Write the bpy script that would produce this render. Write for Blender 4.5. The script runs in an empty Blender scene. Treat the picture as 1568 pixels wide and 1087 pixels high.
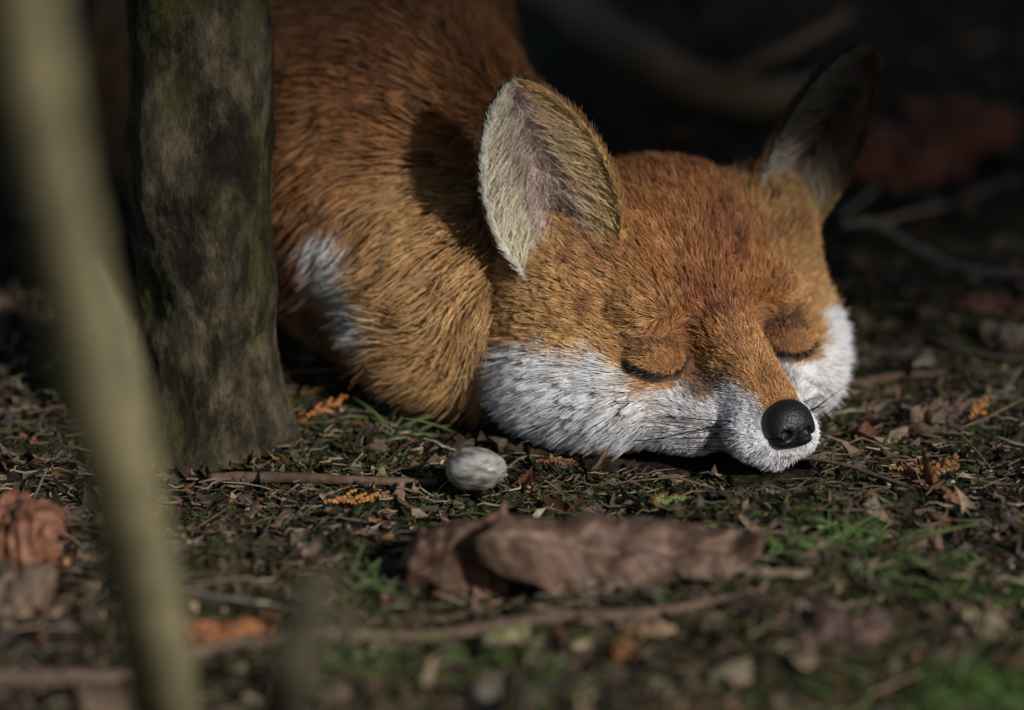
import bpy, math, numpy as np
from mathutils import Vector
rng=np.random.default_rng(7)
CM=0.01
# ---------------------------------------------------------------- helpers
PITCH=math.radians(17); K=0.44/1568*100  # cm per photo px at 300cm
F=np.array([0,math.cos(PITCH),-math.sin(PITCH)]); U=np.array([0,math.sin(PITCH),math.cos(PITCH)]); X=np.array([1.,0,0])
CAM=-300*F+171.5*K*U
def W(u,v,d): return CAM+F*d+X*(u-784)*K*d/300+U*(543.5-v)*K*d/300
def G(u,v,z=0.0):
    r=W(u,v,300)-CAM; t=(z-CAM[2])/r[2]; return CAM+r*t
def smooth(a,b,x):
    t=np.clip((x-a)/(b-a),0,1); return t*t*(3-2*t)
def vnoise(P,scale,seed=0):
    P=np.asarray(P,float)/scale; i=np.floor(P).astype(np.int64); f=P-i; f=f*f*(3-2*f)
    def h(ix,iy,iz):
        n=(ix*374761393+iy*668265263+iz*1440670441+seed*1274126177)&0xffffffff
        n=((n^(n>>13))*1274126177)&0xffffffff; n=n^(n>>16); return n/4294967296.0
    x,y,z=i[...,0],i[...,1],i[...,2]; r=0
    for dx in (0,1):
        wx=f[...,0] if dx else 1-f[...,0]
        for dy in (0,1):
            wy=f[...,1] if dy else 1-f[...,1]
            for dz in (0,1):
                wz=f[...,2] if dz else 1-f[...,2]
                r=r+h(x+dx,y+dy,z+dz)*wx*wy*wz
    return r
def fbm(P,scale,seed=0,o=3):
    r=0;a=.5;t=0
    for k in range(o):
        r=r+a*vnoise(P,scale/2**k,seed+k*17); t+=a; a*=.5
    return r/t
def nrm(v): return v/np.maximum(np.linalg.norm(v,axis=-1,keepdims=True),1e-9)
def link(o,parent=None):
    bpy.context.scene.collection.objects.link(o)
    if parent is not None: o.parent=parent
    return o
def empty(name):
    e=bpy.data.objects.new(name,None); e.empty_display_size=.05; return link(e)
def mesh_obj(name,V,Fc,mat,col=None,parent=None,shade=True):
    me=bpy.data.meshes.new(name)
    V=np.asarray(V,float)*CM
    if isinstance(Fc,np.ndarray):
        n,k=Fc.shape
        me.vertices.add(len(V)); me.vertices.foreach_set('co',V.astype(np.float32).ravel())
        me.loops.add(n*k); me.loops.foreach_set('vertex_index',Fc.astype(np.int32).ravel())
        me.polygons.add(n); me.polygons.foreach_set('loop_start',(np.arange(n)*k).astype(np.int32))
        me.update(calc_edges=True); me.validate()
    else:
        me.from_pydata(V.tolist(),[],Fc)
    if col is not None:
        a=me.attributes.new('col','FLOAT_COLOR','POINT')
        c=np.ones((len(V),4),np.float32); c[:,:3]=col; a.data.foreach_set('color',c.ravel())
    me.materials.append(mat)
    if shade: me.polygons.foreach_set('use_smooth',np.ones(len(me.polygons),bool))
    me.update()
    return link(bpy.data.objects.new(name,me),parent)
# ---------------------------------------------------------------- materials
def newmat(name):
    m=bpy.data.materials.new(name); m.use_nodes=True; nt=m.node_tree
    return m,nt,nt.nodes['Principled BSDF']
def attr_mat(name,rough=.7,spec=.3,nscale=120,nlo=.6,nhi=1.35,bump=.3,bdist=.001):
    m,nt,b=newmat(name); N=nt.nodes; L=nt.links
    a=N.new('ShaderNodeAttribute'); a.attribute_name='col'
    tc=N.new('ShaderNodeTexCoord'); no=N.new('ShaderNodeTexNoise'); no.inputs['Scale'].default_value=nscale; no.inputs['Detail'].default_value=5
    L.new(tc.outputs['Object'],no.inputs['Vector'])
    mr=N.new('ShaderNodeMapRange'); mr.inputs[1].default_value=.3; mr.inputs[2].default_value=.7; mr.inputs[3].default_value=nlo; mr.inputs[4].default_value=nhi
    L.new(no.outputs[0],mr.inputs[0])
    mx=N.new('ShaderNodeVectorMath'); mx.operation='SCALE'; L.new(a.outputs['Color'],mx.inputs[0]); L.new(mr.outputs[0],mx.inputs['Scale'])
    L.new(mx.outputs[0],b.inputs['Base Color'])
    b.inputs['Roughness'].default_value=rough; b.inputs['Specular IOR Level'].default_value=spec
    bp=N.new('ShaderNodeBump'); bp.inputs['Strength'].default_value=bump; bp.inputs['Distance'].default_value=bdist
    L.new(no.outputs[0],bp.inputs['Height']); L.new(bp.outputs[0],b.inputs['Normal'])
    return m
def fur_mat(name,rough=.55,spec=.25):
    m,nt,b=newmat(name); a=nt.nodes.new('ShaderNodeAttribute'); a.attribute_name='col'
    nt.links.new(a.outputs['Color'],b.inputs['Base Color']); b.inputs['Roughness'].default_value=rough; b.inputs['Specular IOR Level'].default_value=spec
    return m
M_fur=fur_mat('fox_fur'); M_skin=attr_mat('fox_undercoat',nscale=200); M_green=fur_mat('moss_green',.6,.2)
M_litter=attr_mat('litter',rough=.75,spec=.2,nscale=300,bump=.5)
M_leaf=attr_mat('dead_leaf_mat',rough=.6,spec=.3,nscale=200,nlo=.55,nhi=1.35,bump=.5,bdist=.001)
M_wood=attr_mat('twig_bark',rough=.8,spec=.2,nscale=250,bump=.8)
# ---------------------------------------------------------------- hair
def make_hair(name,root,d0,d1,L,col,rad,mat,parent=None,clump=0.5,cell=.5,tipcol=1.25,rootcol=.45,jit=.12,K_=4,colvar=.25,pale=0):
    N=len(root); t=np.linspace(0,1,K_)
    L=L*rng.uniform(.6,1.2,N)
    j=rng.normal(0,jit,(N,3)); d0=nrm(d0+j*.5); d1=nrm(d1+j)
    P=root[:,None,:]+L[:,None,None]*(d0[:,None,:]*(t*(1-t*.55))[None,:,None]*.62+d1[:,None,:]*(t**1.5)[None,:,None]*.62)
    wp=root+np.stack([vnoise(root,cell*1.6,s)-.5 for s in (1,2,3)],-1)*cell*1.8
    ci=np.floor(wp/cell).astype(np.int64); key=ci[:,0]*1000003+ci[:,1]*10007+ci[:,2]
    _,inv=np.unique(key,return_inverse=True); inv=inv.ravel(); ng=inv.max()+1; cnt=np.bincount(inv,minlength=ng)
    if np.any(clump>0):
        cl=clump*rng.uniform(.3,1.3,ng)[inv]
        for k in range(1,K_):
            w=np.clip(cl*t[k]**1.5,0,.92)[:,None]
            mean=np.stack([np.bincount(inv,weights=P[:,k,a],minlength=ng)/cnt for a in range(3)],-1)[inv]
            P[:,k]=P[:,k]*(1-w)+mean*w
    cg=(1+rng.normal(0,colvar,ng)).clip(.5,1.6)[inv]*(1+rng.normal(0,.18,N)).clip(.5,1.5)
    C=np.ones((N,K_,4),np.float32)
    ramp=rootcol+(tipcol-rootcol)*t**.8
    c3=np.repeat(col[:,None,:],K_,1)
    if pale>0:
        fl=(rng.random(ng)<.18)[inv]
        pw=np.clip((rng.random(N)<.28)*1.0+fl*.9,0,1)[:,None,None]*pale*(t**1.3)[None,:,None]
        c3=c3*(1-pw)+(c3*1.35+np.array([.24,.175,.095]))*pw
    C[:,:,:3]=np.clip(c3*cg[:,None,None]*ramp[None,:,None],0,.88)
    R=rad*np.ones((N,1))*(1-.85*t**2)[None,:]
    hc=bpy.data.hair_curves.new(name); hc.add_curves([K_]*N)
    hc.position_data.foreach_set('vector',(P*CM).astype(np.float32).ravel())
    ra=hc.attributes.get('radius') or hc.attributes.new('radius','FLOAT','POINT')
    ra.data.foreach_set('value',(R*CM).astype(np.float32).ravel())
    ca=hc.attributes.new('col','FLOAT_COLOR','POINT'); ca.data.foreach_set('color',C.ravel())
    hc.materials.append(mat)
    return link(bpy.data.objects.new(name,hc),parent)
# ---------------------------------------------------------------- SDF fox
TH=math.radians(28); HO=np.array([7.07,7.17,0.]); ct,st=math.cos(TH),math.sin(TH)
def to_local(P):
    q=P-HO; return np.stack([q[...,0]*ct+q[...,1]*st,-q[...,0]*st+q[...,1]*ct,q[...,2]],-1)
def to_world(q):
    q=np.asarray(q,float); return np.stack([q[...,0]*ct-q[...,1]*st,q[...,0]*st+q[...,1]*ct,q[...,2]],-1)+HO
def dir_world(q): return to_world(q)-HO
def ell(P,c,r):
    p=(P-np.array(c))/np.array(r); k0=np.linalg.norm(p,axis=-1); k1=np.linalg.norm(p/np.array(r),axis=-1)
    return k0*(k0-1)/np.maximum(k1,1e-6)
def cap(P,a,b,ra,rb,sc=(1,1,1)):
    s=np.array(sc); a=np.array(a,float)*s;b=np.array(b,float)*s;P=P*s; ba=b-a
    h=np.clip(((P-a)@ba)/(ba@ba),0,1); return np.linalg.norm(P-a-h[...,None]*ba,axis=-1)-(ra+(rb-ra)*h)
def su(a,b,k):
    h=np.maximum(k-np.abs(a-b),0)/k; return np.minimum(a,b)-h*h*k*.25
def ss(a,b,k): return -su(-a,b,k)
def f_head(P):
    q0=to_local(P); q=q0.copy(); q[...,0]=np.abs(q[...,0])
    d=ell(q,(0,1.9,6.0),(6.1,5.0,4.9))
    d=su(d,ell(q,(0,-.5,5.3),(4.7,3.7,3.9)),1.4)
    d=su(d,ell(q,(5.1,1.6,5.4),(2.3,3.2,3.4)),1.2)
    d=su(d,ell(q0,(5.6,2.2,7.6),(2.0,2.2,2.3)),1.2)
    d=su(d,ell(q0,(-4.4,2.8,8.0),(2.0,2.0,1.9)),1.2)
    d=su(d,ell(q,(4.5,.6,3.0),(3.0,3.9,2.8)),1.6)
    d=su(d,ell(q,(3.3,-2.4,2.5),(2.6,2.9,2.3)),1.2)
    d=su(d,ell(q,(1.9,-4.8,1.7),(1.9,2.3,1.6)),.8)
    d=su(d,cap(q,(0,-3.2,5.3),(0,-8.9,2.2),1.9,1.34,(1.16,1,1)),.7)
    d=su(d,cap(q,(0,-4,2.8),(0,-8.8,2.0),1.8,1.36),.8)
    d=su(d,ell(q,(.95,-8.6,1.65),(1.0,1.5,1.0)),.5)
    d=su(d,cap(q,(0,-3.5,1.4),(0,-8.7,.85),1.3,.75),.5)
    d=su(d,ell(q,(2.7,-3.2,6.3),(1.6,1.3,.8)),.9)
    d=ss(d,ell(q,(2.3,-5.2,5.25),(.9,1.15,.9)),.8)
    d=ss(d,ell(q,(2.15,-6.9,4.0),(.7,1.7,.7)),.8)
    d=su(d,ell(q,(3.25,-4.35,4.25),(1.25,1.05,.82)),.35)
    return d
def f_body(P):
    d=ell(P,(-1.6,10.4,4.6),(5.4,5.0,4.8))
    d=su(d,ell(P,(-5.2,16.5,8.3),(6.6,7,8.2)),2.0)
    d=su(d,ell(P,(3,13,4.4),(6,5,4.2)),2.0)
    d=su(d,ell(P,(-8.8,26,11),(8.4,10,13)),3)
    d=su(d,ell(P,(-13,38,8),(6.5,12,8)),3)
    d=su(d,cap(P,(-12,46,3),(-4,56,2.5),3.5,3),3)
    return d
def f_all(P):
    return np.maximum(su(f_head(P),f_body(P),.5),-P[...,2]+.05)
def surface_nets(f,lo,hi,h):
    ax=[np.arange(lo[i],hi[i]+h,h) for i in range(3)]
    V=np.empty([len(a) for a in ax])
    for i,x in enumerate(ax[0]):
        g=np.stack(np.meshgrid([x],ax[1],ax[2],indexing='ij'),-1); V[i]=f(g)[0]
    nx,ny,nz=[n-1 for n in V.shape]
    acc=np.zeros((nx,ny,nz,3)); cnt=np.zeros((nx,ny,nz))
    cor=[(a,b,c) for a in (0,1) for b in (0,1) for c in (0,1)]
    sub=lambda c: V[c[0]:c[0]+nx,c[1]:c[1]+ny,c[2]:c[2]+nz]
    for a in cor:
        for k in range(3):
            if a[k]==0:
                b=list(a); b[k]=1; va,vb=sub(a),sub(b); m=(va<0)!=(vb<0)
                t=np.where(m,va/np.where(m,va-vb,1),0)
                for j in range(3):
                    acc[...,j]+=m*(a[j]+(t if j==k else 0))
                cnt+=m
    act=cnt>0; idx=-np.ones(act.shape,np.int64); idx[act]=np.arange(act.sum())
    cell=np.argwhere(act); P=(cell+acc[act]/cnt[act][:,None])*h+np.array(lo)
    Fs=[]; s=V<0
    for k in range(3):
        o=[j for j in range(3) if j!=k]
        sa=[slice(1,-1)]*3; sb=[slice(1,-1)]*3; sa[k]=slice(0,-1); sb[k]=slice(1,None)
        A=s[tuple(sa)]; B=s[tuple(sb)]; e=np.argwhere(A!=B)
        if len(e)==0: continue
        flip=A[A!=B]
        base=e.copy()
        for j in o: base[:,j]+=1
        def ci(d0,d1):
            c=base.copy(); c[:,o[0]]+=d0; c[:,o[1]]+=d1; return idx[c[:,0],c[:,1],c[:,2]]
        q=np.stack([ci(-1,-1),ci(0,-1),ci(0,0),ci(-1,0)],-1)
        if k==1: flip=~flip
        q[~flip]=q[~flip][:,::-1]; Fs.append(q)
    Fs=np.concatenate(Fs); Fs=Fs[(Fs>=0).all(1)]
    return P,Fs
def grad(f,P,e=.08):
    g=np.stack([f(P+np.eye(3)[i]*e)-f(P-np.eye(3)[i]*e) for i in range(3)],-1); return nrm(g)
def sample(P,Q,n,weight=None):
    T=np.concatenate([Q[:,[0,1,2]],Q[:,[0,2,3]]]); a,b,c=P[T[:,0]],P[T[:,1]],P[T[:,2]]
    A=np.linalg.norm(np.cross(b-a,c-a),axis=1)
    if weight is not None: A=A*weight((a+b+c)/3)
    i=rng.choice(len(T),n,p=A/A.sum()); r1=np.sqrt(rng.random(n))[:,None]; r2=rng.random(n)[:,None]
    return a[i]*(1-r1)+b[i]*r1*(1-r2)+c[i]*r1*r2
def seg(q,pts):
    d=np.full(q.shape[:-1],1e9)
    for a,b in zip(pts[:-1],pts[1:]):
        a=np.array(a,float);b=np.array(b,float);ba=b-a; h=np.clip(((q-a)@ba)/(ba@ba),0,1)
        d=np.minimum(d,np.linalg.norm(q-a-h[...,None]*ba,axis=-1))
    return d
def mix(a,b,t): return a*(1-t[...,None])+np.array(b)*t[...,None]
def blob(ql,c,r,n=0,o=1.3,i=.4): return smooth(o,i,np.linalg.norm((ql-np.array(c))/np.array(r),axis=-1)+n)
def fur_color(P):
    q=to_local(P); a=np.abs(q[:,0]); y=q[:,1]; z=q[:,2]
    ql=np.stack([a,y,z],-1); n1=fbm(P,1.6,5)-.5; n2=fbm(P,.7,9)-.5
    hd=f_head(P)<f_body(P)
    C=np.tile(np.array([.41,.168,.055]),(len(P),1))
    C=mix(C,[.50,.275,.105],smooth(2.0,5.0,a+n1*3.0))
    C=mix(C,[.25,.085,.034],smooth(.08,.36,n1+.25*smooth(3.2,.8,a)))
    C=mix(C,[.46,.23,.09],smooth(-5,-6.5,y)*.8)
    C=mix(C,[.09,.042,.024],blob(ql,[2.2,-4.9,5.3],[.8,1.2,.95],n2*.6)*.8)
    C=mix(C,[.09,.042,.024],blob(ql,[3.4,-3.9,5.2],[1.4,1.3,.9],n2*.5)*.8*(q[:,0]>0))
    C=mix(C,[.30,.12,.048],blob(ql,[3.2,-5.0,4.35],[1.2,1,.6])*.6)
    # white
    zb=3.3+smooth(4.0,5.4,a)*1.0-.32*np.clip(y-.5,0,4)
    w=smooth(-.35,.35,zb-z+n1*1.6+n2*.9)*smooth(1.9,2.7,a)
    wm=np.maximum(smooth(.0,.35,2.4-z+n2*.3),smooth(.80,1.15,a+n2*.4-(y+9)*.12))*smooth(-6.2,-7.0,y+n1*.8)*smooth(4.4,3.6,z)
    w=np.maximum(w,wm); w=np.maximum(w,smooth(2.2,1.6,z)*smooth(3,1,y))
    C=mix(C,[.86,.855,.88],w)
    C=mix(C,[.58,.50,.42],w*smooth(.02,.3,fbm(P,1.3,91)-.5)*.7*smooth(-7,-5,y))
    C=mix(C,[.08,.06,.052],blob(ql,[2.0,-6.0,3.5],[.95,1.3,1.05],n2*.5)*.9)
    C=mix(C,[.24,.22,.24],blob(ql,[2.5,-6.4,1.8],[1.1,1.7,.9],n2*.8)*.65)
    stv=np.sin(z*13+n1*3)*.5+.5
    C=mix(C,[.13,.12,.12],smooth(.5,.9,stv)*blob(ql,[3.3,-5.2,2.0],[1.7,1.9,.8],0,1.3,.5)*.75)
    sl=seg(ql[:,[0,2]],[(1.9,4.15),(2.4,3.9),(3.0,3.74),(3.7,3.76),(4.4,4.05)])
    C=mix(C,[.014,.010,.008],smooth(.30,.12,sl+n2*.14)*(y<-2.5))
    cr_=seg(ql[:,[0,2]],[(2.0,4.95),(2.7,5.15),(3.5,5.1),(4.1,4.85)])
    C=mix(C,[.12,.05,.024],smooth(.28,.08,cr_+n2*.2)*(y<-2.5)*.6)
    C=mix(C,[.015,.012,.012],smooth(.26,.1,seg(ql,[(.1,-9.9,1.15),(1.2,-9.0,.95),(1.8,-7.6,.95),(2.3,-6.3,1.1),(3.1,-5.6,1.5)]))*.85)
    # body
    B=np.tile(np.array([.30,.125,.042]),(len(P),1)); nb=fbm(P,4,31)-.5
    B=mix(B,[.17,.065,.026],smooth(-.05,.2,nb)); B=mix(B,[.42,.22,.09],smooth(.02,.25,-nb)*.6)
    B=mix(B,[.50,.29,.12],smooth(8,4,np.linalg.norm(P-[-2.4,8,5.2],axis=1))*.75)
    B=mix(B,[.14,.05,.026],smooth(9,20,P[:,2])*.8)  # shade on the upper body, painted in as darker fur
    dw=seg(P,[(-7.6,9.5,7.0),(-7.2,8.2,5.4),(-6.0,6.6,4.0),(-5.2,6.2,3.2)])
    B=mix(B,[.78,.77,.76],smooth(1.5,.4,dw+n1*2.8+n2*1.2))
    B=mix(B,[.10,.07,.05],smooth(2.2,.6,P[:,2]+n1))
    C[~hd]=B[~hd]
    return C
def density_w(c):
    g=to_local(c); h=f_head(c)<f_body(c)
    w=np.where(h,1.0,.42)*np.where(c[:,2]<.15,0,1)
    w*=np.where((c[:,1]>27),.25,1)*np.where(h&(g[:,1]>6),.1,1)
    w*=np.where(h&(g[:,1]<-5),1.8,1)
    return w
fox=empty('sleeping_fox')
PV,PF=surface_nets(f_all,(-22,-6,-.6),(20,62,26),.42)
PVh,PFh=surface_nets(f_all,(-6,-6,-.6),(18,17,14),.21)
mesh_obj('body',PV,PF,M_skin,fur_color(PV)*.35,fox)
mesh_obj('head_surface',PVh,PFh,M_skin,fur_color(PVh)*.5,fox)
def fur(n,P,Q,name,wf,rad,cell,clump,Ls=1,colvar=.22,pale=.6):
    R=sample(P,Q,n,wf); Nn=grad(f_all,R); q=to_local(R); a=np.abs(q[:,0]); y=q[:,1]; z=q[:,2]
    hd=f_head(R)<f_body(R)
    src=to_world(np.array([0,-11.,3.2])); fl=R-src
    sgn=np.sign(q[:,0])
    fl=nrm(fl); ex=np.zeros_like(fl); ex[:,2]=-.85*smooth(5.5,2.5,z)*smooth(-7,-4,y); ex=ex+dir_world(np.stack([sgn*.5*smooth(2,5,a),.2*np.ones_like(a),0*a],-1))
    fl=fl+ex+.9*(np.stack([fbm(R,2.2,161+s)-.5 for s in range(3)],-1))
    bl=np.tile(np.array([-.75,.15,-.35]),(n,1)); bl[:,2]-=.4*smooth(10,3,R[:,2]); bl=bl+1.3*(np.stack([fbm(R,4,61+s)-.5 for s in range(3)],-1))*2
    fl=np.where(hd[:,None],fl,bl)
    ft=nrm(fl-(fl*Nn).sum(1,keepdims=True)*Nn)
    lift=np.where(hd,.5,.55)+.5*smooth(4.0,6.0,a)*hd
    L=.34+.5*smooth(-6.5,-2,y)+1.3*smooth(2.6,5.2,a)*smooth(5.5,2.5,z)+.2*smooth(0,4,y)
    L=np.where(hd,L,1.6+.8*smooth(10,4,np.linalg.norm(R-[-5,8,5],axis=1)))*Ls
    ey=smooth(1.3,.5,np.linalg.norm((np.stack([a,y,z],-1)-[3.1,-4.9,4.2])/[1.6,1.3,1.0],axis=1)); L=L*(1-.68*ey)
    col=fur_color(R)
    nose=np.linalg.norm((q-[0,-10.1,2.45])/[1.25,1.1,1.15],axis=1); keep=nose>1
    L=L*np.where(nose<1.5,.6,1)
    d0=nrm(ft*.6+Nn*(.7)); d1=nrm(ft+Nn*lift[:,None]*.6); d1[:,2]=np.where(R[:,2]<.8,np.maximum(d1[:,2],-.35),d1[:,2])
    k=keep; cl=clump*np.where(hd,(smooth(-8,-4,y)*.8+.2+.4*smooth(3,5,a)*smooth(5,3,z))*(1-.7*ey),1)
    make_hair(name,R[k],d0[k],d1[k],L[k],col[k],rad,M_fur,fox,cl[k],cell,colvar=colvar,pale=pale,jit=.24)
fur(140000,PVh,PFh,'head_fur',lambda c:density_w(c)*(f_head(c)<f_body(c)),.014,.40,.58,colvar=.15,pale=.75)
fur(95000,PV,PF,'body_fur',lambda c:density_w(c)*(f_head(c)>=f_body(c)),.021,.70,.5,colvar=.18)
# nose
def f_nose(P):
    q=to_local(P).copy(); q[...,0]=np.abs(q[...,0])
    d=ell(q,(0,-9.95,2.45),(1.15,.98,1.08)); d=su(d,ell(q,(.55,-10.3,2.15),(.5,.55,.55)),.3)
    d=ss(d,ell(q,(.52,-11.0,2.25),(.27,.5,.24)),.15); d=ss(d,ell(q,(1.0,-10.6,2.0),(.4,.4,.12)),.12)
    d=ss(d,ell(q,(0,-11.05,1.9),(.05,.4,.6)),.12); return d
nv,nf=surface_nets(f_nose,(9.5,-6,.8),(14.5,1,4.4),.07)
mn,nt,b=newmat('fox_nose'); b.inputs['Base Color'].default_value=(.007,.006,.007,1); b.inputs['Roughness'].default_value=.5
tc=nt.nodes.new('ShaderNodeTexCoord'); vo=nt.nodes.new('ShaderNodeTexVoronoi'); vo.inputs['Scale'].default_value=900; nt.links.new(tc.outputs['Object'],vo.inputs['Vector'])
bp=nt.nodes.new('ShaderNodeBump'); bp.inputs['Distance'].default_value=.0004; bp.inputs['Strength'].default_value=.6; nt.links.new(vo.outputs['Distance'],bp.inputs['Height']); nt.links.new(bp.outputs[0],b.inputs['Normal'])
mesh_obj('nose',nv,nf,mn,None,fox)
# whiskers
wr=[];wd0=[];wd1=[]
for sg in (-1,1):
    for i in range(16):
        r=np.array([sg*rng.uniform(1.6,2.0),rng.uniform(-9.0,-7.0),rng.uniform(1.2,2.5)]); wr.append(to_world(r))
        d=np.array([sg*1.0,rng.uniform(.4,1.0),rng.uniform(-.25,.15)]); wd0.append(dir_world(nrm(d))); wd1.append(dir_world(nrm(d+[0,.5,-.15])))
make_hair('whiskers',np.array(wr),np.array(wd0),np.array(wd1),np.full(len(wr),4.8),np.tile([.012,.011,.01],(len(wr),1)),.024,M_fur,fox,0,tipcol=1,rootcol=1,K_=6)
# ears
def ear(name,base,tip,nface,Wd,seed,dk,wb):
    base=to_world(base); tip=to_world(tip); ax=tip-base; H=np.linalg.norm(ax); ax=ax/H
    nf_=np.array(nface,float); nf_=nrm(nf_-(nf_@ax)*ax); sd=np.cross(ax,nf_)
    ns,ntt=40,25; S=np.linspace(-.15,1,ns); T=np.linspace(-1,1,ntt)
    def surf(s,t,off=0):
        w=Wd*np.where(s<.36,wb+(1-wb)*np.sin(np.clip((s+.15)/.51,0,1)*math.pi/2),np.clip(1-((np.clip(s,.36,1)-.36)/.64)**2.1,0,1)**.72)
        cup=(.62-.30*s)*w*(np.abs(t)**2.0)+.35*np.sin(np.clip(s,0,1)*math.pi)*-1
        sx=np.sin(t*1.25)/np.sin(1.25)
        return base+ax*(s*H)[...,None]+sd*(w*sx)[...,None]+nf_*(cup-1.0*(1-np.clip(s,0,1))*.5+off)[...,None]
    fd=lambda s: (dk+(1-dk)*smooth(.38,.0,s)) if dk<1 else np.ones_like(s)  # far ear: shade painted into its colour above the base
    s,t=np.meshgrid(S,T,indexing='ij'); A=surf(s,t,.0); thick=.22*(1-np.abs(t)**4)*(1-.6*np.clip(s,0,1)); Bk=A-nf_*thick[...,None]
    V=np.concatenate([A.reshape(-1,3),Bk.reshape(-1,3)]); n0=ns*ntt; Fc=[]
    for i in range(ns-1):
        for j in range(ntt-1):
            a=i*ntt+j; q=[a,a+1,a+ntt+1,a+ntt]; Fc.append(q); Fc.append([n0+x for x in q[::-1]])
    for i in range(ns-1):
        for j in (0,ntt-1):
            a=i*ntt+j; Fc.append([a,a+ntt,n0+a+ntt,n0+a])
    col=np.zeros((len(V),3))
    col[:n0]=mix(np.tile(np.array([.46,.33,.29]),(n0,1)),[.40,.29,.17],smooth(.35,.9,np.abs(t.ravel())))
    col[n0:]=mix(np.tile(np.array([.28,.12,.045]),(n0,1)),[.05,.03,.022],smooth(.5,1,s.ravel()))
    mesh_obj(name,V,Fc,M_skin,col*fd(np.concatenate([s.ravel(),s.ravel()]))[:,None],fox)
    def put(nm,n,back=False,rim=False,long=False):
        ss_=rng.uniform(-.12,.97,n); tt_=rng.uniform(-1,1,n)
        if rim: tt_=np.sign(tt_)*(1-.22*rng.random(n)**1.5)
        if long: tt_=np.where(rng.random(n)<.5,-1,1)*rng.uniform(.3,.98,n); ss_=rng.uniform(-.12,.75,n)
        R=surf(ss_,tt_); e=1e-3; ds=nrm(surf(ss_+e,tt_)-R); dt=nrm(surf(ss_,tt_+e)-surf(ss_,tt_-e)); nn=nrm(np.cross(dt,ds)); nn=np.where(((nn@nf_)<0)[:,None],-nn,nn)
        nz=fbm(R,1.0,seed)-.5
        if back:
            nn=-nn; R=R+nn*.15; C=mix(np.tile(np.array([.40,.20,.075]),(n,1)),[.08,.045,.03],smooth(.55,1,ss_)); L=.6*np.ones(n); d0=nrm(ds*.7+nn*.5); d1=nrm(ds+nn*.25)
        else:
            C=mix(np.tile(np.array([.68,.53,.48]),(n,1)),[.78,.69,.50],smooth(.35,.8,np.abs(tt_)+nz))
            C=mix(C,[.60,.40,.17],smooth(.1,.6,(tt_)+nz*1.2)*(.85 if name=='ear_near' else .3))
            C=mix(C,[.16,.11,.09],smooth(.05,.24,nz)*.7*smooth(.85,.4,np.abs(tt_)))
            if rim: C=mix(np.tile(np.array([.82,.77,.63]),(n,1)),[.60,.38,.16],smooth(-.2,.8,tt_))
            L=.65*np.ones(n)
            d0=nrm(ds*.7+nn*.6-dt*tt_[:,None]*.3); d1=nrm(ds*1.0+nn*.3-dt*tt_[:,None]*.45)
            if rim: d0=nrm(ds*.6+dt*np.sign(tt_)[:,None]*.5+nn*.3); d1=nrm(ds+dt*np.sign(tt_)[:,None]*.3); L=.65*np.ones(n)
            if long: L=rng.uniform(1.1,2.6,n); d0=nrm(nn*.8+ds*.5); d1=nrm(ds*.8-dt*tt_[:,None]*.9+nn*.2)
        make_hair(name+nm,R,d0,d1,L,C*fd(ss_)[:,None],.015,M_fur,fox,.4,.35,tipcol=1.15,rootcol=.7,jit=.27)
    put('_inner_fur',10000); put('_back_fur',8000,back=True); put('_rim_fur',8000,rim=True); put('_long_fur',4500,long=True)
ear('ear_near',(-4.75,.1,7.4),(-6.9,1.9,15.7),(-.05,-.99,.12),2.8,3,1.0,.46)
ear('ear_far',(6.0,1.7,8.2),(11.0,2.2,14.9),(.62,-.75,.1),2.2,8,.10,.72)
# ---------------------------------------------------------------- ground
def hgt(x,y):
    P=np.stack([x,y,np.zeros_like(x)],-1)
    h=(fbm(P,14,3)-.5)*2.4+(fbm(P,3.5,4)-.5)*1.3+(fbm(P,1.2,14)-.5)*.5
    r=np.hypot((x-4)/16,(y-6)/9); h=h*(.25+.75*smooth(.7,1.4,r))-.35
    h=h+7*smooth(60,160,y)+(fbm(P,120,8)-.5)*14*smooth(80,400,np.hypot(x,y))
    return h
uu=np.linspace(-1,1,560); gx=70*uu+ 30000*np.sign(uu)*np.abs(uu)**13
gy=gx+12
XX,YY=np.meshgrid(gx,gy,indexing='ij'); ZZ=hgt(XX,YY)
n=len(gx); ii=np.arange(n*n).reshape(n,n)
Q=np.stack([ii[:-1,:-1],ii[1:,:-1],ii[1:,1:],ii[:-1,1:]],-1).reshape(-1,4)
mg,nt,b=newmat('forest_soil'); N=nt.nodes; L=nt.links
tc=N.new('ShaderNodeTexCoord')
n1=N.new('ShaderNodeTexNoise'); n1.inputs['Scale'].default_value=110; n1.inputs['Detail'].default_value=9; L.new(tc.outputs['Object'],n1.inputs['Vector'])
n2=N.new('ShaderNodeTexNoise'); n2.inputs['Scale'].default_value=9; n2.inputs['Detail'].default_value=4; L.new(tc.outputs['Object'],n2.inputs['Vector'])
cr=N.new('ShaderNodeValToRGB'); e=cr.color_ramp; e.elements[0].position=.35; e.elements[0].color=(.007,.005,.004,1); e.elements[1].position=.72; e.elements[1].color=(.09,.062,.039,1)
m=e.elements.new(.53); m.color=(.030,.021,.014,1); L.new(n1.outputs[0],cr.inputs[0])
mr=N.new('ShaderNodeMapRange'); mr.inputs[1].default_value=.46; mr.inputs[2].default_value=.64; mr.inputs[4].default_value=.88; L.new(n2.outputs[0],mr.inputs[0])
mx=N.new('ShaderNodeMix'); mx.data_type='RGBA'; mx.inputs[7].default_value=(.028,.038,.011,1); L.new(mr.outputs[0],mx.inputs[0]); L.new(cr.outputs[0],mx.inputs[6]); L.new(mx.outputs[2],b.inputs['Base Color'])
b.inputs['Roughness'].default_value=.9; b.inputs['Specular IOR Level'].default_value=.12
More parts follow.
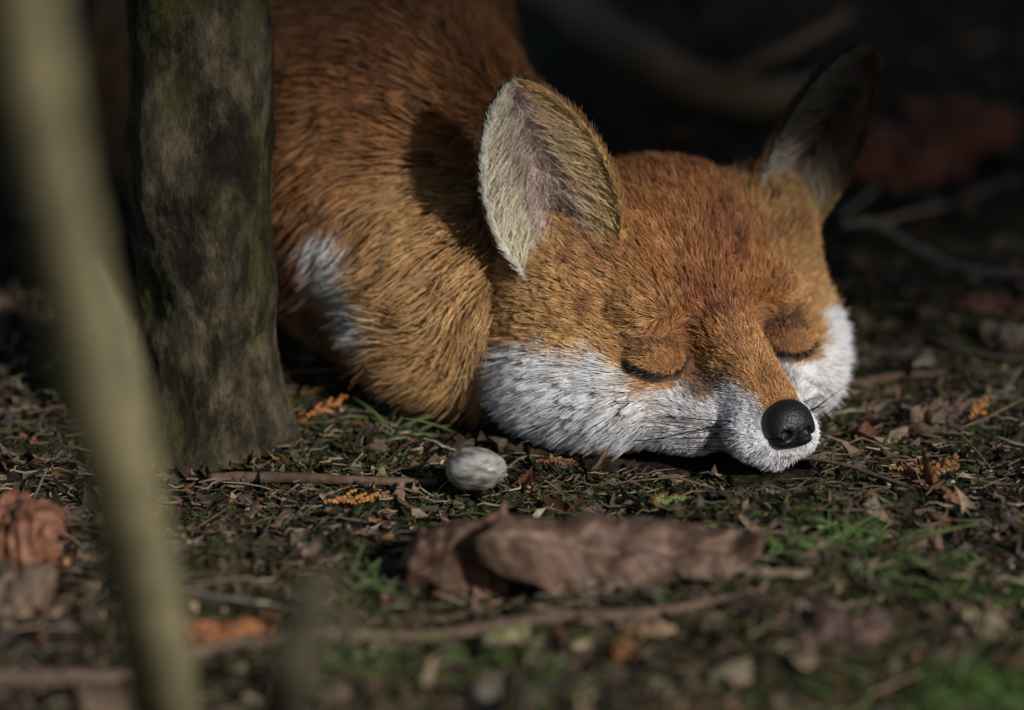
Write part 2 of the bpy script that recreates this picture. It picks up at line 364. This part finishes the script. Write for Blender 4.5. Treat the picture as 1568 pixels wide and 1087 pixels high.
bp=N.new('ShaderNodeBump'); bp.inputs['Distance'].default_value=.005; L.new(n1.outputs[0],bp.inputs['Height']); L.new(bp.outputs[0],b.inputs['Normal'])
mesh_obj('ground',np.stack([XX,YY,ZZ],-1).reshape(-1,3),Q,mg)
# ---------------------------------------------------------------- litter
def outside_fox(x,y,pad=0):
    P=np.stack([x,y,0*x+2.0],-1)
    return np.minimum(f_head(P),f_body(P))>pad
def rand_xy(n,xr,yr):
    x=rng.uniform(*xr,n); y=rng.uniform(*yr,n); k=outside_fox(x,y,.2); return x[k],y[k]
PAL=np.array([[.05,.034,.023],[.085,.056,.038],[.14,.095,.062],[.23,.165,.105],[.24,.11,.04],[.14,.06,.03],[.045,.060,.018],[.12,.105,.085],[.028,.02,.014],[.30,.25,.17]])
def flakes(x,y,size,pal,tilt=.45,asp=(.3,.8)):
    n=len(x); g=np.array([(i,j) for i in (-1,0,1) for j in (-1,0,1)],float)
    sh=g[None]*np.ones((n,1,1)); corner=(np.abs(g).sum(1)==2)
    sh=sh*np.where(corner,.6,1.0)[None,:,None]+rng.normal(0,.24,(n,9,2))
    s=size[:,None]; a=rng.uniform(*asp,n)[:,None]
    px=sh[...,0]*s; py=sh[...,1]*s*a; c=rng.normal(0,.7,(n,1)); c2=rng.normal(0,.6,(n,1))
    pz=(c*sh[...,0]**2+c2*sh[...,1]**2)*s*.5+rng.normal(0,.13,(n,9))*s
    th=rng.uniform(0,2*math.pi,n); tx=rng.normal(0,tilt,n); ty=rng.normal(0,tilt,n)
    py,pz=py*np.cos(tx)[:,None]-pz*np.sin(tx)[:,None],py*np.sin(tx)[:,None]+pz*np.cos(tx)[:,None]
    px,pz=px*np.cos(ty)[:,None]-pz*np.sin(ty)[:,None],px*np.sin(ty)[:,None]+pz*np.cos(ty)[:,None]
    wx=px*np.cos(th)[:,None]-py*np.sin(th)[:,None]+x[:,None]; wy=px*np.sin(th)[:,None]+py*np.cos(th)[:,None]+y[:,None]
    z0=hgt(x,y)[:,None]+s*.12+rng.uniform(0,.15,(n,1))
    V=np.stack([wx,wy,pz+z0],-1).reshape(-1,3)
    q=np.array([[0,3,4,1],[1,4,5,2],[3,6,7,4],[4,7,8,5]]); Fc=(q[None]+9*np.arange(n)[:,None,None]).reshape(-1,4)
    C=pal*rng.uniform(.5,1.4,(n,1)); C=np.repeat(C,9,0)
    return V,Fc,C
def pal_for(x,y):
    n=len(x); p=np.array([.23,.24,.17,.07,.02,.06,.09,.05,.11,.02]); p=p/p.sum(); return PAL[rng.choice(10,n,p=p)]
parts=[]
x,y=rand_xy(25000,(-34,34),(-42,30)); parts.append(flakes(x,y,rng.lognormal(-1.55,.6,len(x)).clip(.06,.85),pal_for(x,y)))
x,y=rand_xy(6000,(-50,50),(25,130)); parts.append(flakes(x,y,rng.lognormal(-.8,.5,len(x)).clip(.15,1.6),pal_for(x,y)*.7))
x,y=rand_xy(380,(-34,40),(-42,60)); parts.append(flakes(x,y,rng.uniform(.4,.9,len(x)),PAL[rng.choice([1,2,5,2,7],len(x))],.45,(.25,.55)))
x,y=rand_xy(6000,(-400,400),(-400,400)); k=np.hypot(x,y-30)>60; x,y=x[k],y[k]; parts.append(flakes(x,y,rng.uniform(1.5,4,len(x)),pal_for(x,y)))
def twigs(x,y,Ls,R,C,lift=.3):
    n=len(x); th=rng.uniform(0,2*math.pi,n); el=rng.normal(0,.16,n); k=5; t=np.linspace(-.5,.5,k)
    d=np.stack([np.cos(th)*np.cos(el),np.sin(th)*np.cos(el),np.sin(el)],-1); s=np.stack([-np.sin(th),np.cos(th),0*th],-1); u=np.cross(d,s)
    bend=rng.normal(0,.09,(n,k,2))*Ls[:,None,None]
    c=np.stack([x,y,hgt(x,y)+lift*rng.random(n)+.12],-1)[:,None]+d[:,None]*(t[None,:,None]*Ls[:,None,None])+s[:,None]*bend[...,:1]+u[:,None]*bend[...,1:]*.4
    V=[];
    for a in range(4):
        an=a*math.pi/2; V.append(c+(s[:,None]*math.cos(an)+u[:,None]*math.sin(an))*(R[:,None,None]*(1-.5*np.abs(t*2))[None,:,None]))
    V=np.stack(V,2).reshape(-1,3); Fc=[]
    for i in range(k-1):
        for a in range(4): Fc.append([i*4+a,i*4+(a+1)%4,(i+1)*4+(a+1)%4,(i+1)*4+a])
    Fc=(np.array(Fc)[None]+k*4*np.arange(n)[:,None,None]).reshape(-1,4)
    return V,Fc,np.repeat(C,k*4,0)
x,y=rand_xy(7000,(-34,34),(-42,35)); parts.append(twigs(x,y,rng.lognormal(.15,.55,len(x)).clip(.3,5),rng.uniform(.025,.08,len(x)),PAL[rng.choice([1,2,3,7,9,6,2,3],len(x))]*rng.uniform(.5,1.2,(len(x),1))))
x,y=rand_xy(110,(-40,45),(-42,110)); parts.append(twigs(x,y,rng.uniform(4,12,len(x)),rng.uniform(.06,.13,len(x)),PAL[rng.choice([1,2,7],len(x))]))
off=0;Vs=[];Fs=[];Cs=[]
for v,f,c in parts: Vs.append(v);Fs.append(f+off);Cs.append(c);off+=len(v)
mesh_obj('leaf_litter',np.concatenate(Vs),np.concatenate(Fs),M_litter,np.concatenate(Cs),shade=False)
# moss & grass
def greens(name,n,L0,rad,thr,colr,lean,xr=(-34,34),yr=(-42,40),spots=None,sr=1.5,scale=7):
    x,y=rand_xy(n,xr,yr); P=np.stack([x,y,0*x],-1); k=fbm(P,scale,77)>thr
    if spots is not None:
        c=np.array([G(*s)[:2] for s in spots]); i=rng.integers(0,len(c),n); x=c[i,0]+rng.normal(0,sr,n); y=c[i,1]+rng.normal(0,sr,n); k=outside_fox(x,y,.1)
    x,y=x[k],y[k]; m=len(x); R=np.stack([x,y,hgt(x,y)],-1)
    a=rng.uniform(0,6.28,m); d=np.stack([np.cos(a)*lean,np.sin(a)*lean,np.ones(m)],-1); d1=d.copy(); d1[:,2]*=.3
    make_hair(name,R,nrm(d),nrm(d1),L0*rng.uniform(.5,1.3,m),np.tile(colr,(m,1))*rng.uniform(.6,1.4,(m,1)),rad,M_green,None,.0,1.5,tipcol=1.4,rootcol=.4,colvar=.2)
greens('moss',55000,.6,.03,.50,np.array([.055,.070,.018]),.8)
greens('grass',190,3.2,.06,0,np.array([.09,.14,.045]),1.3,spots=[(1225,862),(1180,868),(560,1010),(1480,1050),(540,560),(600,620),(590,880),(1330,840),(470,500),(500,470),(520,540),(640,650)],sr=.9)
greens('grass.001',800,1.8,.06,0,np.array([.06,.105,.022]),1.0,spots=[(1500,1060),(1400,1085),(1560,1050),(1560,1075),(1520,1075),(560,1000),(1290,840),(780,1010),(470,480),(510,530),(1480,900)],sr=1.8)
# ---------------------------------------------------------------- tubes / twigs
def tube(path,rad,seg_=10,noise=.15,seed=0,sub=6,nsc=None):
    path=np.array(path,float); rad=np.array(rad,float); m=len(path); t=np.linspace(0,m-1,(m-1)*sub+1)
    def cr(A,t):
        i=np.clip(np.floor(t).astype(int),0,m-2); f=t-i; g=lambda j:A[np.clip(j,0,m-1)]
        f=f[:,None]
        p0,p1,p2,p3=g(i-1),g(i),g(i+1),g(i+2)
        return .5*((2*p1)+(-p0+p2)*f+(2*p0-5*p1+4*p2-p3)*f**2+(-p0+3*p1-3*p2+p3)*f**3)
    C=cr(path,t); R=np.interp(t,np.arange(m),rad); D=nrm(np.gradient(C,axis=0)); ref=np.array([0,0,1.]) if abs(D[0,2])<.8 else np.array([0,1.,0])
    s=nrm(np.cross(D,ref)); u=np.cross(s,D); an=np.linspace(0,2*math.pi,seg_,endpoint=False)
    O=s[:,None]*np.cos(an)[None,:,None]+u[:,None]*np.sin(an)[None,:,None]
    V=C[:,None]+O*R[:,None,None]; nz=fbm(V*np.array([1,1,.6]) if nsc else V,nsc or max(rad.mean()*1.2,.2),seed,5 if nsc else 3)-.5
    V=V+O*(nz*noise*2)[...,None]*R[:,None,None]
    n=len(C); ii=np.arange(n*seg_).reshape(n,seg_); j=np.roll(ii,-1,1)
    Fc=np.stack([ii[:-1],j[:-1],j[1:],ii[1:]],-1).reshape(-1,4)
    V=V.reshape(-1,3); V=np.concatenate([V,C[:1],C[-1:]]); a,b_=len(V)-2,len(V)-1
    Fl=Fc.tolist()+[[a,int(j[0,k]),int(ii[0,k])] for k in range(seg_)]+[[b_,int(ii[-1,k]),int(j[-1,k])] for k in range(seg_)]
    return V,Fl
def multi_tube(name,tubes,mat,col,parent=None):
    V=[];Fc=[];o=0
    for tb in tubes:
        v,f=tube(*tb[:2],**(tb[2] if len(tb)>2 else {})); V.append(v); Fc+= [[i+o for i in q] for q in f]; o+=len(v)
    V=np.concatenate(V); c=np.tile(np.array(col,float),(len(V),1))*(.5+1.0*fbm(V,2,5))[:,None]
    return mesh_obj(name,V,Fc,mat,c,parent)
def gp(u,v,h=0.3): 
    p=G(u,v,h); p[2]=hgt(p[0:1],p[1:2])[0]+h; return p
NB=dict(noise=.3,seg_=12)
multi_tube('twig',[([gp(-60,1030),gp(80,1015),gp(180,1000),gp(300,980),gp(480,962),gp(640,945),gp(850,930),gp(1000,938),gp(1130,920)],[.32,.36,.3,.3,.33,.3,.28,.25,.1],NB)],M_wood,(.13,.085,.06))
multi_tube('twig',[([gp(320,695),gp(420,700),gp(540,712),gp(670,716)],[.30,.26,.22,.12],NB),([gp(540,712),gp(600,735),gp(640,745)],[.12,.09,.05])],M_wood,(.12,.075,.05))
multi_tube('twig',[([W(1290,345,330),W(1340,342,332),W(1400,380,330),W(1490,415,326),W(1600,420,322)],[.12,.2,.2,.2,.2]),([W(1340,342,332),W(1400,325,336),W(1460,310,340),W(1560,270,345)],[.14,.12,.1,.06]),([W(1290,330,332),W(1340,290,338),W(1380,240,345)],[.1,.09,.05])],M_wood,(.28,.22,.18))
multi_tube('fallen_branch',[([gp(700,-60,3),gp(850,10,3),gp(960,80,3),gp(1080,120,2.5),gp(1200,130,2),gp(1330,90,2)],[.8,1.0,1.2,1.2,.9,.5],NB),([gp(1080,120,2.5),gp(1200,60,5),gp(1300,10,6)],[.5,.3,.2],NB)],M_wood,(.17,.12,.07))
multi_tube('twig',[([gp(1300,560),gp(1400,550),gp(1560,548)],[.18,.2,.15],NB)],M_wood,(.11,.07,.045))
M_stem=attr_mat('stem_bark',rough=.8,spec=.15,nscale=60,bump=.3,nlo=.75,nhi=1.2)
b0=G(262,1120)
multi_tube('sapling_stem',[([b0-[0,0,1],W(243,1020,255),W(215,880,246),W(178,700,236),W(140,550,230),W(108,400,224),W(72,230,218),W(40,50,212),W(15,-200,205),W(-30,-600,190)],[1.25,1.3,1.3,1.35,1.25,1.15,1.12,1.1,1.05,.9]),([W(178,700,238),W(205,640,250),W(190,520,262),W(150,400,275)],[.7,.6,.5,.25])],M_stem,(.23,.20,.11))
multi_tube('broken_stem',[([G(425,1150)-[0,0,1],W(440,1040,235),W(468,950,230),W(490,885,228)],[.9,.95,.85,.5])],M_stem,(.12,.105,.065))
# ---------------------------------------------------------------- young tree
mb,nt,b=newmat('tree_bark'); N=nt.nodes; L=nt.links
tc=N.new('ShaderNodeTexCoord'); mp=N.new('ShaderNodeMapping'); mp.inputs['Scale'].default_value=(1,1,.55); L.new(tc.outputs['Object'],mp.inputs[0])
nz=N.new('ShaderNodeTexNoise'); nz.inputs['Scale'].default_value=85; nz.inputs['Detail'].default_value=10; nz.inputs['Roughness'].default_value=.75; L.new(mp.outputs[0],nz.inputs['Vector'])
pn=N.new('ShaderNodeTexNoise'); pn.inputs['Scale'].default_value=40; pn.inputs['Detail'].default_value=9; pn.inputs['Roughness'].default_value=.68; pn.inputs['Distortion'].default_value=.4; L.new(mp.outputs[0],pn.inputs['Vector'])
cr=N.new('ShaderNodeValToRGB'); e=cr.color_ramp; e.elements[0].position=.34; e.elements[0].color=(.016,.012,.008,1); e.elements[1].position=.68; e.elements[1].color=(.20,.165,.10,1)
mm=e.elements.new(.48); mm.color=(.070,.057,.034,1); L.new(nz.outputs[0],cr.inputs[0])
nm=N.new('ShaderNodeTexNoise'); nm.inputs['Scale'].default_value=24; nm.inputs['Detail'].default_value=7; L.new(mp.outputs[0],nm.inputs['Vector'])
mr=N.new('ShaderNodeMapRange'); mr.inputs[1].default_value=.46; mr.inputs[2].default_value=.60; mr.inputs[4].default_value=.8; L.new(nm.outputs[0],mr.inputs[0])
mx=N.new('ShaderNodeMix'); mx.data_type='RGBA'; mx.inputs[7].default_value=(.066,.068,.016,1); L.new(mr.outputs[0],mx.inputs[0]); L.new(cr.outputs[0],mx.inputs[6])
dk=N.new('ShaderNodeMapRange'); dk.inputs[1].default_value=.40; dk.inputs[2].default_value=.50; dk.inputs[3].default_value=.28; dk.inputs[4].default_value=1; L.new(pn.outputs[0],dk.inputs[0])
sc_=N.new('ShaderNodeVectorMath'); sc_.operation='SCALE'; L.new(mx.outputs[2],sc_.inputs[0]); L.new(dk.outputs[0],sc_.inputs['Scale']); L.new(sc_.outputs[0],b.inputs['Base Color'])
b.inputs['Roughness'].default_value=.85; b.inputs['Specular IOR Level'].default_value=.15
ad=N.new('ShaderNodeMath'); ad.operation='MULTIPLY_ADD'; ad.inputs[1].default_value=.4; L.new(dk.outputs[0],ad.inputs[0]); L.new(nz.outputs[0],ad.inputs[2])
bp=N.new('ShaderNodeBump'); bp.inputs['Distance'].default_value=.008; bp.inputs['Strength'].default_value=1; L.new(ad.outputs[0],bp.inputs['Height']); L.new(bp.outputs[0],b.inputs['Normal'])
ml_leaf=attr_mat('green_leaf',rough=.5,spec=.4,nscale=40,bump=.1)
def leaf_quads(C,size):
    n=len(C); a=nrm(rng.normal(size=(n,3))); bb=nrm(np.cross(a,rng.normal(size=(n,3)))); c=np.cross(a,bb); s=size[:,None]
    V=np.stack([C-a*s,C-a*s*.2+bb*s*.42,C+a*s*.35+bb*s*.36,C+a*s,C+a*s*.35-bb*s*.36+c*s*.1,C-a*s*.2-bb*s*.42],1).reshape(-1,3)
    return V,np.array([[0,1,2,3,4,5]])+6*np.arange(n)[:,None]
def tree(name,tubes,leaves,lsize):
    e=empty(name); V=[];Fc=[];o=0
    for tb in tubes:
        v,f=tube(*tb[:2],**(tb[2] if len(tb)>2 else {})); V.append(v); Fc+= [[i+o for i in q] for q in f]; o+=len(v)
    mesh_obj('trunk_and_limbs',np.concatenate(V),Fc,mb,None,e)
    v,f=leaf_quads(leaves,lsize); c=np.repeat(np.array([[.05,.085,.02]])*rng.uniform(.5,1.5,(len(leaves),1)),6,0)
    mesh_obj('foliage',v,f,ml_leaf,c,e,shade=False)
tb=np.array([-13.4,6.0,0.])
trunk=([tb+[.1,0,-3],tb+[.1,0,.2],tb+[.1,0,2.5],tb+[.15,0,7],tb+[-.25,.3,11],tb+[.05,.5,16],tb+[-.3,.8,22],tb+[-1,2,50],tb+[1,4,100],tb+[-2,8,170],tb+[4,6,240],tb+[2,4,300]],[4.1,3.6,3.2,3.0,3.2,2.95,3.0,2.85,2.6,2.1,1.4,.6],dict(seg_=120,noise=.22,sub=46,seed=11,nsc=2.6))
limbs=[trunk]; cl=[]
for i in range(11):
    z=rng.uniform(130,280); a=i*2.4; b1=tb+np.array([0,5,z]); L1=rng.uniform(60,110); e1=b1+[math.cos(a)*L1,math.sin(a)*L1,L1*.35]
    limbs.append(([b1,b1*.5+e1*.5+rng.normal(0,6,3),e1],[1.0,.6,.25],dict(seg_=8))); 
    for t in np.linspace(.35,1,5): cl.append(b1*(1-t)+e1*t+rng.normal(0,8,3))
cl=np.array(cl); lv=cl[rng.integers(0,len(cl),3500)]+rng.normal(0,13,(3500,3)); lv=lv[lv[:,2]>105]
tree('young_tree',limbs,lv,rng.uniform(2.5,4.5,len(lv)))
# sun
AZ=math.radians(39); EL=math.radians(25)
s=np.array([math.sin(AZ)*math.cos(EL),-math.cos(AZ)*math.cos(EL),math.sin(EL)])
rv=np.array([math.cos(AZ),math.sin(AZ),0]); qv=np.cross(s,-rv); qv=qv if qv[2]>0 else -qv
# unseen tree added to block sun; foliage edge shapes shade behind the fox
n=7000; r=rng.uniform(-70,190,n); l=rng.uniform(230,330,n)
qb=np.interp(r,[-70,-10,0,6,10,14,17,20,30,60,190],[29,25,22,18.5,15.5,12,7,2.5,1,0,0])
qq=qb+3.2+rng.normal(0,.8,n)+rng.random(n)**1.7*135
C=s*l[:,None]+rv*r[:,None]+qv*qq[:,None]; k=(C[:,2]>90); C=C[k]
b2=np.array([310.,-110,0]); tp=b2+[0,0,420]
lim=[([b2-[0,0,5],b2+[0,0,60],b2+[4,3,200],tp],[16,12,10,3],dict(seg_=24,noise=.08))]
for i in range(9):
    z=rng.uniform(140,260); t_=C[rng.integers(0,len(C))]; lim.append(([b2+[0,0,z*.8],b2*.5+t_*.5+[0,0,20],t_],[4,2,.5],dict(seg_=8)))
tree('offframe_sun_blocker',lim,C,rng.uniform(3.5,6.5,len(C)))
# ---------------------------------------------------------------- dead leaves
def dead_leaf(name,c,length,width,ang,tilt,curl,col,seed,rag=.25,nu=90,nv=32,arch=1.0,z0=.3,bow=0):
    u=np.linspace(0,1,nu); v=np.linspace(-1,1,nv); Ug,Vg=np.meshgrid(u,v,indexing='ij')
    P=np.stack([Ug*length,np.sign(Vg)*3,Ug*0+seed],-1)
    w=width*np.sin(np.clip(Ug*.97+.02,0,1)*math.pi)**.55*(1-rag+2*rag*fbm(P,length*.1,seed,4))
    P3=np.stack([Ug*length,Vg*width,Ug*0+seed],-1)
    nv_=9; ph=(Ug*nv_-np.abs(Vg)*1.3+(fbm(P3,2.5,seed+9)-.5)*1.3); rib=np.abs((ph%1)-.5)*2
    x=(Ug-.5)*length; y=Vg*w
    P2=np.stack([x,y,0*x+seed],-1)
    z=arch*width*.55*(1-Vg**2)+(fbm(P2,length*.2,seed+3,4)-.5)*width*1.5*curl+.07*width*(rib-.5)*smooth(0,.25,np.abs(Vg))
    z-= .12*width*np.exp(-(Vg/.07)**2); z=z+bow*((Ug-.5)*2)**2
    y2=y*math.cos(tilt)-z*math.sin(tilt); z2=y*math.sin(tilt)+z*math.cos(tilt)
    X_=x*math.cos(ang)-y2*math.sin(ang)+c[0]; Y_=x*math.sin(ang)+y2*math.cos(ang)+c[1]; Z_=z2-np.percentile(z2,6)+hgt(np.array([c[0]]),np.array([c[1]]))[0]+z0
    V=np.stack([X_,Y_,Z_],-1).reshape(-1,3); ii=np.arange(nu*nv).reshape(nu,nv)
    Q=np.stack([ii[:-1,:-1],ii[1:,:-1],ii[1:,1:],ii[:-1,1:]],-1).reshape(-1,4)
    tone=(.85+.3*smooth(.8,1,rib))*(1+.5*smooth(.9,1,np.abs(Vg)))*(1+.35*np.exp(-(Vg/.05)**2))
    cc=np.array(col)[None]*(tone.ravel()*(.35+1.3*fbm(V,1.6,seed)))[:,None]
    o=mesh_obj(name,V,Q,M_leaf,cc); so=o.modifiers.new('t','SOLIDIFY'); so.thickness=.0004; return o
dead_leaf('dead_leaf',G(945,888),11.8,2.1,.08,.75,1.0,(.13,.078,.052),21,z0=.5,arch=.9,bow=.5)
dead_leaf('dead_leaf',G(748,872),7.4,1.9,.5,.75,1.4,(.125,.068,.045),34,rag=.5,z0=.7,bow=-.5)
dead_leaf('dead_leaf',G(350,965),3.6,1.0,.1,.3,.7,(.26,.10,.035),5,arch=1.3)
dead_leaf('dead_leaf',G(20,850),5,2.2,-.5,.6,.5,(.24,.10,.055),6,z0=.6)
dead_leaf('dead_leaf',G(10,930),4,1.7,.5,.5,.7,(.15,.10,.065),16,z0=.4)
dead_leaf('dead_leaf',G(1390,285),7,1.8,.35,.5,1.2,(.15,.055,.033),7,z0=.8,rag=.5)
dead_leaf('dead_leaf',G(1470,240),6,1.6,-.3,.4,1.2,(.15,.055,.035),8,z0=1.4,rag=.5)
dead_leaf('dead_leaf',G(1360,230),5,1.5,1.0,.4,1.2,(.12,.05,.033),18,z0=1.0,rag=.5)
dead_leaf('dead_leaf',G(1540,470),5,1.0,.2,.3,1.1,(.13,.05,.028),9,rag=.4)
dead_leaf('dead_leaf',G(1505,965),2.4,.6,-.9,.4,1.1,(.22,.17,.10),12,rag=.4)
dead_leaf('dead_leaf',G(990,965),2.4,.45,-.2,.4,1.1,(.20,.13,.07),13,rag=.4)
dead_leaf('dead_leaf',G(1290,975),4.2,1.3,.4,.3,1.2,(.085,.05,.035),14,rag=.4)
dead_leaf('dead_leaf',G(1190,905),2.8,.4,.1,.3,1,(.18,.13,.085),15,rag=.4)
dead_leaf('dead_leaf',G(770,985),2.6,.8,.9,.5,1,(.15,.145,.065),25,rag=.4); dead_leaf('dead_leaf',G(1130,1020),3.4,.5,.8,.3,1,(.13,.105,.065),26,rag=.4)
dead_leaf('dead_leaf',G(740,1050),3.6,.6,1.2,.3,1,(.13,.11,.075),27,rag=.4); dead_leaf('dead_leaf',G(1440,640),3,.8,.3,.4,1.2,(.10,.06,.04),28,rag=.45); dead_leaf('dead_leaf',G(1540,520),2.6,.7,-.5,.5,1.2,(.18,.14,.10),29,rag=.45)
# cedar fronds
def frond(name,c,length,ang,col,seed,h=.5,tilt=.3):
    r=np.random.default_rng(seed); V=[];Fc=[]
    def br(p,a,L,w):
        n=max(3,int(L/.16))
        for i in range(n):
            t=i/n; q=np.array([p[0]+math.cos(a)*L*t,p[1]+math.sin(a)*L*t]); d=np.array([math.cos(a),math.sin(a)]); s_=np.array([-d[1],d[0]]); ww=w*(1-.4*t); o=len(V); l=L/n*1.25
            zz=.06*math.sin(i*1.7)+.2*t*t
            for k in (q,q+d*l*.5+s_*ww,q+d*l,q+d*l*.5-s_*ww): V.append([k[0],k[1],zz])
            V[-3][2]-=.04; V[-1][2]-=.04
            Fc.append([o,o+1,o+2,o+3])
    br((0,0),0,length,.13)
    m=int(length/.38)
    for i in range(1,m):
        t=i/m; sg=1 if i%2 else -1; br((length*t,0),sg*r.uniform(.3,.5),length*.42*(1-t*.7)*r.uniform(.7,1.1),.15)
    V=np.array(V); y,z=V[:,1]*math.cos(tilt)-V[:,2]*math.sin(tilt),V[:,1]*math.sin(tilt)+V[:,2]*math.cos(tilt)
    z=z+.02*V[:,0]**2
    X_=V[:,0]*math.cos(ang)-y*math.sin(ang)+c[0]; Y_=V[:,0]*math.sin(ang)+y*math.cos(ang)+c[1]; Z_=z+h+hgt(np.array([c[0]]),np.array([c[1]]))[0]
    cc=np.array(col)[None]*r.uniform(.8,1.2,(len(V)//4,1)); mesh_obj(name,np.stack([X_,Y_,Z_],-1),Fc,M_litter,np.repeat(cc,4,0),shade=False)
OR=(.38,.17,.05)
frond('cedar_frond',G(495,765),2.8,.15,OR,1,.6,.5); frond('cedar_frond',G(470,650),2.6,.9,(.32,.13,.04),2,.8,.7); frond('cedar_frond',G(500,610),1.8,-2.2,(.30,.12,.04),22,.8,.7)
frond('cedar_frond',G(1485,655),2.6,1.2,(.38,.16,.05),3,.7,.9); frond('cedar_frond',G(1360,740),3.0,-.1,(.22,.11,.04),4,.6,.6); frond('cedar_frond',G(1430,760),2.4,1.1,(.24,.11,.04),5,.7,.6)
frond('cedar_frond',G(980,775),1.9,.15,(.16,.22,.06),7,.6,.5); frond('cedar_frond',G(820,705),1.8,-.3,(.26,.12,.045),8,.5,.5)
frond('cedar_frond',G(945,1020),2.6,1.4,(.30,.13,.04),9,.6,.5)
# pebble
u=np.linspace(0,math.pi,28); v=np.linspace(0,2*math.pi,40,endpoint=False); A,B=np.meshgrid(u,v,indexing='ij')
V=np.stack([np.sin(A)*np.cos(B)*1.3,np.sin(A)*np.sin(B)*1.0,np.cos(A)*.95],-1); V*=(1+.22*(fbm(V,.9,2)-.5))[...,None]
pc=G(728,717,.7); V=V+pc; ii=np.arange(28*40).reshape(28,40); j=np.roll(ii,-1,1); Q=np.stack([ii[:-1],ii[1:],j[1:],j[:-1]],-1).reshape(-1,4)
mp_,nt,b=newmat('pebble_mat'); N=nt.nodes; L=nt.links; tc=N.new('ShaderNodeTexCoord'); wv=N.new('ShaderNodeTexNoise'); mpp=N.new('ShaderNodeMapping'); mpp.inputs['Scale'].default_value=(110,110,300); mpp.inputs['Rotation'].default_value=(.2,.25,0); L.new(tc.outputs['Object'],mpp.inputs[0]); L.new(mpp.outputs[0],wv.inputs[0]); wv.inputs['Scale'].default_value=1; wv.inputs['Detail'].default_value=8
cr=N.new('ShaderNodeValToRGB'); cr.color_ramp.elements[0].position=.38; cr.color_ramp.elements[0].color=(.08,.072,.06,1); cr.color_ramp.elements[1].position=.62; cr.color_ramp.elements[1].color=(.36,.34,.31,1); L.new(wv.outputs[0],cr.inputs[0]); L.new(cr.outputs[0],b.inputs['Base Color']); b.inputs['Roughness'].default_value=.42; b.inputs['Subsurface Weight'].default_value=.2; b.inputs['Subsurface Scale'].default_value=.003
bp=N.new('ShaderNodeBump'); bp.inputs['Distance'].default_value=.001; bp.inputs['Strength'].default_value=.5; L.new(wv.outputs[0],bp.inputs['Height']); L.new(bp.outputs[0],b.inputs['Normal'])
mesh_obj('pebble',V.reshape(-1,3),Q,mp_)
# ---------------------------------------------------------------- light, world, camera
sc=bpy.context.scene
w=bpy.data.worlds.new('World'); sc.world=w; w.use_nodes=True; nt=w.node_tree; bg=nt.nodes['Background']
sk=nt.nodes.new('ShaderNodeTexSky'); sk.sky_type='NISHITA'; sk.sun_disc=False; sk.sun_elevation=EL; sk.sun_rotation=math.atan2(s[0],s[1]); nt.links.new(sk.outputs[0],bg.inputs[0]); bg.inputs[1].default_value=.05
ld=bpy.data.lights.new('sun','SUN'); ld.energy=3.7; ld.angle=math.radians(3.2); ld.color=(1,.97,.94); lo=link(bpy.data.objects.new('sun',ld)); lo.rotation_euler=Vector(s).to_track_quat('Z','Y').to_euler()
cd=bpy.data.cameras.new('camera'); co=link(bpy.data.objects.new('camera',cd)); co.location=CAM*CM
co.rotation_euler=(math.pi/2-PITCH,0,0); cd.sensor_width=36; cd.lens=36*300*CM/.44; cd.clip_start=.05; cd.clip_end=2000
cd.dof.use_dof=True; cd.dof.focus_distance=2.99; cd.dof.aperture_fstop=3.6
sc.camera=co
sc.view_settings.view_transform='Standard'; sc.view_settings.look='None'; sc.view_settings.exposure=0
